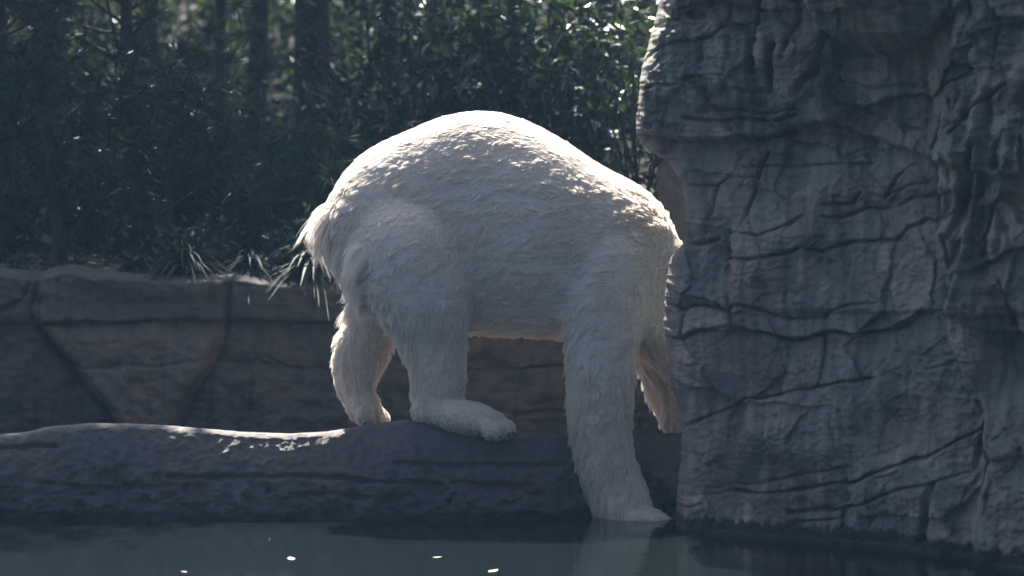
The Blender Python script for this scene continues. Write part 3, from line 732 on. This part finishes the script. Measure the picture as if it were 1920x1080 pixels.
x, z = P(1524, 752, .47); blob('nose', (x, .47, z), (.03, .04, .025), M['dark'], bear)
x, z = P(1440, 668, .28); blob('eye', (x, .27, z), (.014, .014, .014), M['dark'], bear)
x, z = P(1446, 668, .45); blob('eye', (x, .455, z), (.014, .014, .014), M['dark'], bear)

# ================================================================== VEGETATION
def leaves_np(pos, nrm_, ax, L, W, fold=0.25):
    """folded two-triangle leaves: pos base, nrm_ up side, ax pointing direction"""
    sd = np.cross(nrm_, ax); sd /= np.linalg.norm(sd, axis=1, keepdims=True) + 1e-9
    up = np.cross(ax, sd)
    L = L[:, None]; W = W[:, None]
    v0 = pos; v2 = pos + ax * L - up * L * 0.12
    mid = pos + ax * L * 0.48
    v1 = mid + sd * W + up * W * fold; v3 = mid - sd * W + up * W * fold
    n = len(pos); V_ = np.stack([v0, v1, v2, v3], 1).reshape(-1, 3); i = np.arange(n) * 4
    return V_, np.concatenate([np.stack([i, i + 1, i + 2], -1), np.stack([i, i + 2, i + 3], -1)])
def unit(a_): return a_ / (np.linalg.norm(a_, axis=-1, keepdims=True) + 1e-9)
def tube_np(pts, rad, n=8):
    pts = np.array(pts, float); rad = np.array(rad, float); tg = unit(np.gradient(pts, axis=0)); rs = []
    for p_, t, r_ in zip(pts, tg, rad):
        a1 = np.cross(t, [0.3, 1, 0.1]); a1 /= np.linalg.norm(a1); a2 = np.cross(t, a1)
        an = np.linspace(0, 2 * math.pi, n, endpoint=False)
        rs.append(p_ + r_ * (np.cos(an)[:, None] * a1 + np.sin(an)[:, None] * a2))
    V_ = np.concatenate(rs); f = []
    for i in range(len(pts) - 1):
        for k in range(n): f.append((i * n + k, i * n + (k + 1) % n, (i + 1) * n + (k + 1) % n, (i + 1) * n + k))
    return V_, np.array(f)
def join(parts):
    V_, F_, b = [], [], 0
    for v, f in parts: V_.append(v); F_.append(f + b); b += len(v)
    return np.concatenate(V_), np.concatenate(F_)
def gz(y): return 0.88 + 0.05 * (y - 1.95) + 0.42 * max(0, min(26, y - 13))

def shrub(name, cx, cy, rx, ry, h, label, cat, group, ntip, per, L0, mat, seed, z0=None, flat=0.55):
    g = np.random.default_rng(seed); zb = gz(cy) if z0 is None else z0
    root_ = empty(name, (cx, cy, zb)); tag(root_, label, cat, group)
    dirs = unit(g.normal(size=(ntip, 3))); rr = g.random(ntip) ** 0.45
    tips = dirs * rr[:, None] * np.array([rx, ry, h * 0.5]) * (1 + 0.25 * pn(dirs, 1.6, seed * 1.7))[:, None] + np.array([cx, cy, zb + h * 0.52])
    tips[:, 2] = np.maximum(tips[:, 2], zb + 0.03)
    st = []
    for i in range(min(ntip, 26)):
        tp = tips[g.integers(ntip)]; b = np.array([cx + g.normal() * .05, cy + g.normal() * .05, zb - .03]); m_ = (b + tp) / 2 + np.array([0, 0, .15 * h])
        tt_ = np.linspace(0, 1, 6)[:, None]; c_ = (1 - tt_) ** 2 * b + 2 * (1 - tt_) * tt_ * m_ + tt_ ** 2 * tp
        st.append(tube_np(c_, np.linspace(.012, .004, 6), 5))
    v, f = join(st); mesh_np('stems', v, f, M['bark'], root_)['kind'] = 'stuff'
    n = ntip * per
    tidx = np.repeat(np.arange(ntip), per)
    ctr = np.array([cx, cy, zb + h * .4])
    out = unit(tips - ctr)[tidx]
    ax = unit(out * 0.5 + g.normal(size=(n, 3)) * 0.75 + np.array([0, 0, -0.05]))
    pos = tips[tidx] + g.normal(size=(n, 3)) * L0 * 0.75
    up = unit(np.array([0, 0, 1.0]) + g.normal(size=(n, 3)) * flat)
    up = unit(up - ax * (up * ax).sum(1, keepdims=True))
    L = L0 * (0.65 + 0.7 * g.random(n))
    v, f = leaves_np(pos, up, ax, L, L * (0.20 + 0.08 * g.random(n)))
    tag(mesh_np('foliage', v, f, mat, root_, smooth=False), kind='stuff')
    return root_

GB = 'glossy leaved bushes behind the bear'
def px(u, y): return (u - 960) / F * (16 + y)
for k, (u, y, rx, h, nt_, L0, lab) in enumerate([
    (655, 3.3, .40, .95, 90, .066, 'glossy evergreen bush just beyond the bear\'s rump'),
    (790, 3.6, .48, 1.42, 120, .070, 'glossy evergreen bush rising above the bear\'s back, beside the thin trunk'),
    (935, 3.4, .46, 1.50, 130, .072, 'tall glossy evergreen bush above the top of the bear\'s back'),
    (1085, 3.2, .46, 1.52, 130, .074, 'sparkling glossy evergreen bush above the bear\'s shoulders'),
    (1215, 2.9, .34, 1.30, 95, .070, 'glossy evergreen bush touching the edge of the cliff'),
    (1010, 4.8, .85, 1.75, 170, .078, 'larger evergreen bush standing behind the other glossy bushes'),
    (700, 4.9, .75, 1.55, 140, .074, 'shaded evergreen bush behind the bush by the rump')]):
    shrub('leafy_bush', px(u, y), y, rx, .24, h, lab, 'bush', GB, int(nt_ * .55), 17, L0 * 1.1, M['leaf'], 11 + k, flat=.36)

for k, (u, y, rx, h, lab) in enumerate([(30, 4.4, .55, .9, 'low dark shrub under the end pine'), (160, 3.9, .5, .75, 'low dark shrub behind the star tufted pine'),
    (290, 4.2, .5, .8, 'low dark shrub between the pine stems'), (400, 4.5, .5, .5, 'low dark shrub at the foot of the slim trunks'), (530, 4.3, .5, .5, 'low dark shrub at the foot of the thick trunk'), (-80, 4.0, .5, .9, 'low dark shrub past the end pine'), (330, 6.0, .6, .8, 'taller dark shrub between the slender tree and the slim trunks'), (180, 6.2, .8, 1.3, 'taller dark shrub beside the half hidden tree')]):
    shrub('low_shrub', px(u, y), y, rx, .4, h, lab, 'shrub', 'low shrubs under the pines', 70 if h < 1 else 120, 22, .065, M['leaf'], 61 + k)

for k, (u, rx, h, lab) in enumerate([(350, .30, .30, 'trailing plant spilling over the wall under the low spreading pine'), (600, .30, .36, 'trailing plant spilling over the wall by the raised hind paw')]):
    shrub('trailing_plant', px(u, 2.1), 2.1, rx, .30, h, lab, 'plant', 'trailing plants along the wall top', 38, 18, .05, M['needle'], 91 + k, z0=.84)

# needle-leaved young pines on the left
def tufts_np(tips, dirs, nn, L0, W0, g, spread=0.95):
    n = len(tips) * nn; tidx = np.repeat(np.arange(len(tips)), nn)
    ax = unit(dirs[tidx] * 0.75 + g.normal(size=(n, 3)) * spread)
    sd = unit(np.cross(ax, g.normal(size=(n, 3))))
    L = (L0 * (0.6 + 0.5 * g.random(n)))[:, None]
    p0 = tips[tidx] + ax * 0.004
    p1 = p0 + ax * L * 0.55 + np.array([0, 0, -0.02]) * L; p2 = p0 + ax * L + np.array([0, 0, -0.16]) * L
    V_ = np.stack([p0 - sd * W0, p0 + sd * W0, p1 + sd * W0 * .8, p1 - sd * W0 * .8, p2], 1).reshape(-1, 3); i = np.arange(n) * 5
    return V_, np.concatenate([np.stack([i, i + 1, i + 2], -1), np.stack([i, i + 2, i + 3], -1), np.stack([i + 3, i + 2, i + 4], -1)])
def pine(name, cx, cy, h, r, label, group, nbr, seed, L0=.15, z0=None):
    g = np.random.default_rng(seed); zb = gz(cy) if z0 is None else z0
    root_ = empty(name, (cx, cy, zb)); tag(root_, label, 'pine', group)
    lean = g.normal(size=2) * 0.06
    tt_ = np.linspace(0, 1, 9)
    tp = np.stack([cx + lean[0] * tt_ * h + .03 * np.sin(5 * tt_ + seed), cy + lean[1] * tt_ * h, zb - .05 + tt_ * (h + .05)], -1)
    v, f = tube_np(tp, np.linspace(.045, .012, 9), 8); mesh_np('trunk', v, f, M['bark'], root_)
    brs, tips, dirs = [], [], []
    for b in range(nbr):
        t = 0.03 + 0.95 * (b + g.random()) / nbr; an = b * 2.4 + g.normal() * .3; ln_ = r * (1.12 - 0.75 * t) * (0.7 + 0.5 * g.random())
        b0 = np.array([np.interp(t, tt_, tp[:, i]) for i in range(3)])
        d = np.array([math.cos(an), math.sin(an), 0.35 + .3 * g.normal()]); d /= np.linalg.norm(d)
        s_ = np.linspace(0, 1, 5)[:, None]; c_ = b0 + d * s_ * ln_ + np.array([0, 0, .22]) * ln_ * s_ ** 2
        brs.append(tube_np(c_, np.linspace(.011, .004, 5), 5))
        for sft in (0.45, 0.75, 1.0):
            e = b0 + d * sft * ln_ + np.array([0, 0, .22]) * ln_ * sft ** 2
            if sft < 1: e = e + g.normal(size=3) * .07
            tips.append(e); dirs.append(unit(d + np.array([0, 0, .25]) + g.normal(size=3) * .25))
    tips.append(tp[-1]); dirs.append(np.array([0, 0, 1.0]))
    v, f = join(brs); tag(mesh_np('branches', v, f, M['bark'], root_), kind='stuff')
    v, f = tufts_np(np.array(tips), np.array(dirs), 40, L0, .0034, g)
    tag(mesh_np('needles', v, f, M['needle'], root_, smooth=False), kind='stuff')
    return root_
GP = 'young pines behind the rock wall'
for k, (u, y, h, r, nb, lab) in enumerate([
    (20, 3.2, 3.6, .75, 60, 'young pine with long needles at the far end of the rock wall'),
    (105, 2.7, 1.05, .50, 24, 'small bushy pine with star shaped needle tufts above the wall'),
    (215, 3.3, 3.5, .75, 60, 'tall young pine with drooping needles behind the small bushy pine'),
    (315, 2.8, 0.95, .50, 24, 'low spreading pine between the tall young pines'),
    (395, 3.4, 0.62, .42, 20, 'young pine growing in front of the two slim trunks'),
    (545, 3.3, 0.62, .42, 20, 'young pine growing in front of the thick trunk'),
    (600, 2.6, 0.55, .38, 14, 'little pine seedling beside the bear\'s tail'),
    (490, 2.7, 0.70, .45, 18, 'short pine at the wall top below the trunks'),
    (-110, 3.0, 3.6, .75, 60, 'young pine standing past the end of the small bushy pine')]):
    pine('young_pine', px(u, y), y, h, r, lab, GP, nb, 100 + k, L0=.15 if k % 2 else .18)

# low strappy plants hanging over the wall
def strap(name, cx, cy, z0, n, L0, label, seed):
    g = np.random.default_rng(seed); V_, F_ = [], []
    an = g.random(n) * 2 * math.pi; el = 0.35 + g.random(n) * 1.0; L = L0 * (.6 + .6 * g.random(n)); W = .007 + .004 * g.random(n)
    for i in range(n):
        d = np.array([math.cos(an[i]), math.sin(an[i]), 0]); sd = np.array([-d[1], d[0], 0]); b = len(V_) 
        for t in np.linspace(0, 1, 6):
            c_ = np.array([cx, cy, z0]) + g.normal(size=3) * 0 + d * L[i] * math.cos(el[i]) * t * (0.6 + .4 * t) + np.array([0, 0, L[i] * (math.sin(el[i]) * t - 0.75 * t * t)])
            ww = W[i] * (1 - t ** 2.2) + .0008
            V_ += [c_ - sd * ww, c_ + sd * ww]
        for k in range(5): F_.append((b + 2 * k, b + 2 * k + 1, b + 2 * k + 3, b + 2 * k + 2))
    root_ = empty(name, (cx, cy, z0)); tag(root_, label, 'plant', 'strappy plants along the wall top')
    tag(mesh_np('leaves', np.array(V_), np.array(F_), M['blade'], root_), kind='stuff')
for k, (u, y, n, L, lab) in enumerate([(345, 1.93, 150, .42, 'large strappy plant drooping over the wall below the low spreading pine'), (590, 1.93, 150, .44, 'large strappy plant drooping over the wall beside the bear\'s hind legs'),
        (468, 1.95, 80, .30, 'smaller strappy tuft on the wall top between the two large drooping plants'), (262, 1.98, 70, .26, 'strappy tuft on the wall top above the pale wedge shaped block'),
        (150, 2.05, 45, .20, 'small strappy tuft on the wall beneath the star tufted pine'), (30, 2.05, 50, .22, 'strappy tuft at the far end of the wall top'), (525, 1.98, 70, .26, 'strappy tuft close against the large plant by the hind legs')]):
    strap('strappy_plant', px(u, y), y, .95, n, L, lab, 300 + k)

# trees: dark trunks, crowns mostly above the picture
def tree(cx, cy, r0, h, cz, cr_, label, seed, nleaf=5200):
    g = np.random.default_rng(seed); zb = gz(cy); root_ = empty('woodland_tree', (cx, cy, zb)); tag(root_, label, 'tree', 'woodland trees')
    t = np.linspace(0, 1, 14); c_ = np.stack([cx + .05 * np.sin(4 * t + seed), cy + .05 * np.cos(3 * t + seed), zb - .1 + t * h], -1)
    parts = [tube_np(c_, r0 * (1.0 - .6 * t) + r0 * .5 * np.exp(-t * 30), 14)]
    for b in range(9):
        tb = .55 + .42 * b / 9; b0 = np.array([np.interp(tb, t, c_[:, i]) for i in range(3)]); an = b * 2.4; L = cr_ * (.9 - .4 * tb)
        s_ = np.linspace(0, 1, 6)[:, None]; parts.append(tube_np(b0 + s_ * L * np.array([math.cos(an), math.sin(an), .55]), np.linspace(r0 * .32, .01, 6), 6))
    v, f = join(parts); mesh_np('trunk', v, f, M['bark'], root_)
    nt_ = nleaf // 20; dirs = unit(g.normal(size=(nt_, 3))); tips = dirs * (g.random(nt_) ** .4)[:, None] * np.array([cr_, cr_, (h * 1.05 - cz) / 2]) + np.array([cx, cy, zb + (cz + h * 1.05) / 2])
    idx = np.repeat(np.arange(nt_), 20); n = len(idx)
    ax = unit(g.normal(size=(n, 3))); up = unit(np.array([0, 0, 1.]) + .6 * g.normal(size=(n, 3)))
    L = .13 * (.7 + .6 * g.random(n))
    v, f = leaves_np(tips[idx] + g.normal(size=(n, 3)) * .16, up, ax, L, L * .3)
    tag(mesh_np('crown', v, f, M['leaf_far'], root_, smooth=False), kind='stuff')
for a_ in [(px(417, 8.0), 8.0, .042, 6.0, 4.2, 1.1, 'slimmest dark tree trunk, first of the pair behind the young pines', 401),
           (px(475, 7.4), 7.4, .068, 6.0, 4.4, 1.1, 'slim dark tree trunk between the slimmest and the thickest trunks', 402),
           (px(570, 6.8), 6.8, .125, 6.2, 4.6, 1.2, 'thickest dark tree trunk behind the young pines', 403),
           (px(725, 7.6), 7.6, .045, 6.0, 4.6, 0.9, 'thin dark tree trunk among the glossy bushes', 404),
           (px(110, 8.4), 8.4, .09, 7.4, 3.2, 1.6, 'dark tree half hidden behind the tall young pine', 405),
           (px(1150, 8.6), 8.6, .09, 6.6, 4.0, 1.5, 'dark tree hidden behind the bushes near the cliff', 406),
           (px(290, 9.2), 9.2, .06, 6.8, 3.2, 1.4, 'slender dark tree behind the low spreading pine', 407),
           (-3.15, 4.3, .10, 6.6, 2.6, 1.3, 'tree with a leafy crown reaching over the rock wall', 410)]:  # last tree is out of view, added so its crown shades the ledge
    tree(*a_)

# far wood: one mass of leaves on the slope behind
g = np.random.default_rng(77)
nt_ = 3800
tp = np.stack([g.uniform(-6.5, 6.5, nt_), 10.0 + 8.0 * g.random(nt_), 2.7 * g.random(nt_)], -1); tp[:, 2] += np.array([gz(q_) for q_ in tp[:, 1]])
tp = tp[(fbm(tp * np.array([1, 1, .6]), .9, 2, 4.0) > -0.18)]
idx = np.repeat(np.arange(len(tp)), 20); n = len(idx)
L = .11 * (.7 + .6 * g.random(n))
v, f = leaves_np(tp[idx] + g.normal(size=(n, 3)) * .16, unit(np.array([0, 0, 1.]) + .7 * g.normal(size=(n, 3))), unit(g.normal(size=(n, 3))), L, L * .3)
tag(mesh_np('undergrowth', v, f, M['leaf_far'], None, smooth=False), 'far mass of sunlit undergrowth seen between the trunks', 'undergrowth', kind='stuff')

# fallen leaves on the wall top
n = 900; pos = np.stack([g.uniform(-2.8, 1.0, n), g.uniform(1.95, 3.0, n), np.full(n, 0)], -1); pos[:, 2] = .90 + .05 * (pos[:, 1] - 1.95) + .04
v, f = leaves_np(pos, unit(np.array([0, 0, 1.]) + .4 * g.normal(size=(n, 3))), unit(g.normal(size=(n, 3)) * np.array([1, 1, .1])), np.full(n, .05), np.full(n, .014))
al = leaf_mat('dry_leaf', (0.12, 0.08, 0.045), (0.22, 0.16, 0.10), 0.6, 0.1)
tag(mesh_np('fallen_leaves', v, f, al, None, smooth=False), 'dry fallen leaves scattered along the wall top', 'leaves', kind='stuff')

# pale flecks added on the pool, standing in for its glints and foam
fl = N('glint_fleck'); fl.b.inputs['Base Color'].default_value = (0.55, 0.52, 0.42, 1); fl.b.inputs['Roughness'].default_value = 0.35
for k, (u, v) in enumerate([(820, 1047), (925, 1073), (546, 1050), (345, 1074), (1243, 990), (505, 1012)]):
    d = CAM_Z * F / (v - HZ); x = (u - 960) / F * d; y = d - 16; an = 0.9 * k; Lf = (.02, .028, .03, .014, .012, .009)[k]
    c_, s_ = math.cos(an), math.sin(an); V_ = []
    prof_ = [(-1, 0, .1), (-.5, .42, .22), (.2, .5, .26), (1, 0, .5), (.2, -.5, .26), (-.5, -.42, .22), (0, 0, 0.02)]
    for a_, b_2, h_ in prof_: V_.append((x + Lf * (a_ * c_ - b_2 * s_), y + Lf * (a_ * s_ + b_2 * c_), .003 + Lf * h_ * .4))
    o = mesh_np('glint_fleck', V_, [(6, i, (i + 1) % 6) for i in range(6)], fl.m)
    tag(o, 'tiny pale fleck standing in for water glints and foam', 'leaf', 'pale flecks standing in for glints on the pool')

# ------------------------------------------------------------------ air
hz = bpy.data.materials.new('haze'); hz.use_nodes = True; t = hz.node_tree; t.nodes.clear()
ou = t.nodes.new('ShaderNodeOutputMaterial'); pv = t.nodes.new('ShaderNodeVolumePrincipled')
pv.inputs['Color'].default_value = (0.34, 0.62, 1.0, 1); pv.inputs['Density'].default_value = 0.0010; pv.inputs['Anisotropy'].default_value = 0.0
t.links.new(pv.outputs[0], ou.inputs['Volume'])
x0, x1, y0, y1, z0, z1 = -80, 80, -50, 95, -3.0, 20.0
o = mesh_np('haze', [(x0,y0,z0),(x1,y0,z0),(x1,y1,z0),(x0,y1,z0),(x0,y0,z1),(x1,y0,z1),(x1,y1,z1),(x0,y1,z1)],
            [(3,2,1,0),(4,5,6,7),(0,1,5,4),(1,2,6,5),(2,3,7,6),(3,0,4,7)], hz, smooth=False)
tag(o, kind='stuff')
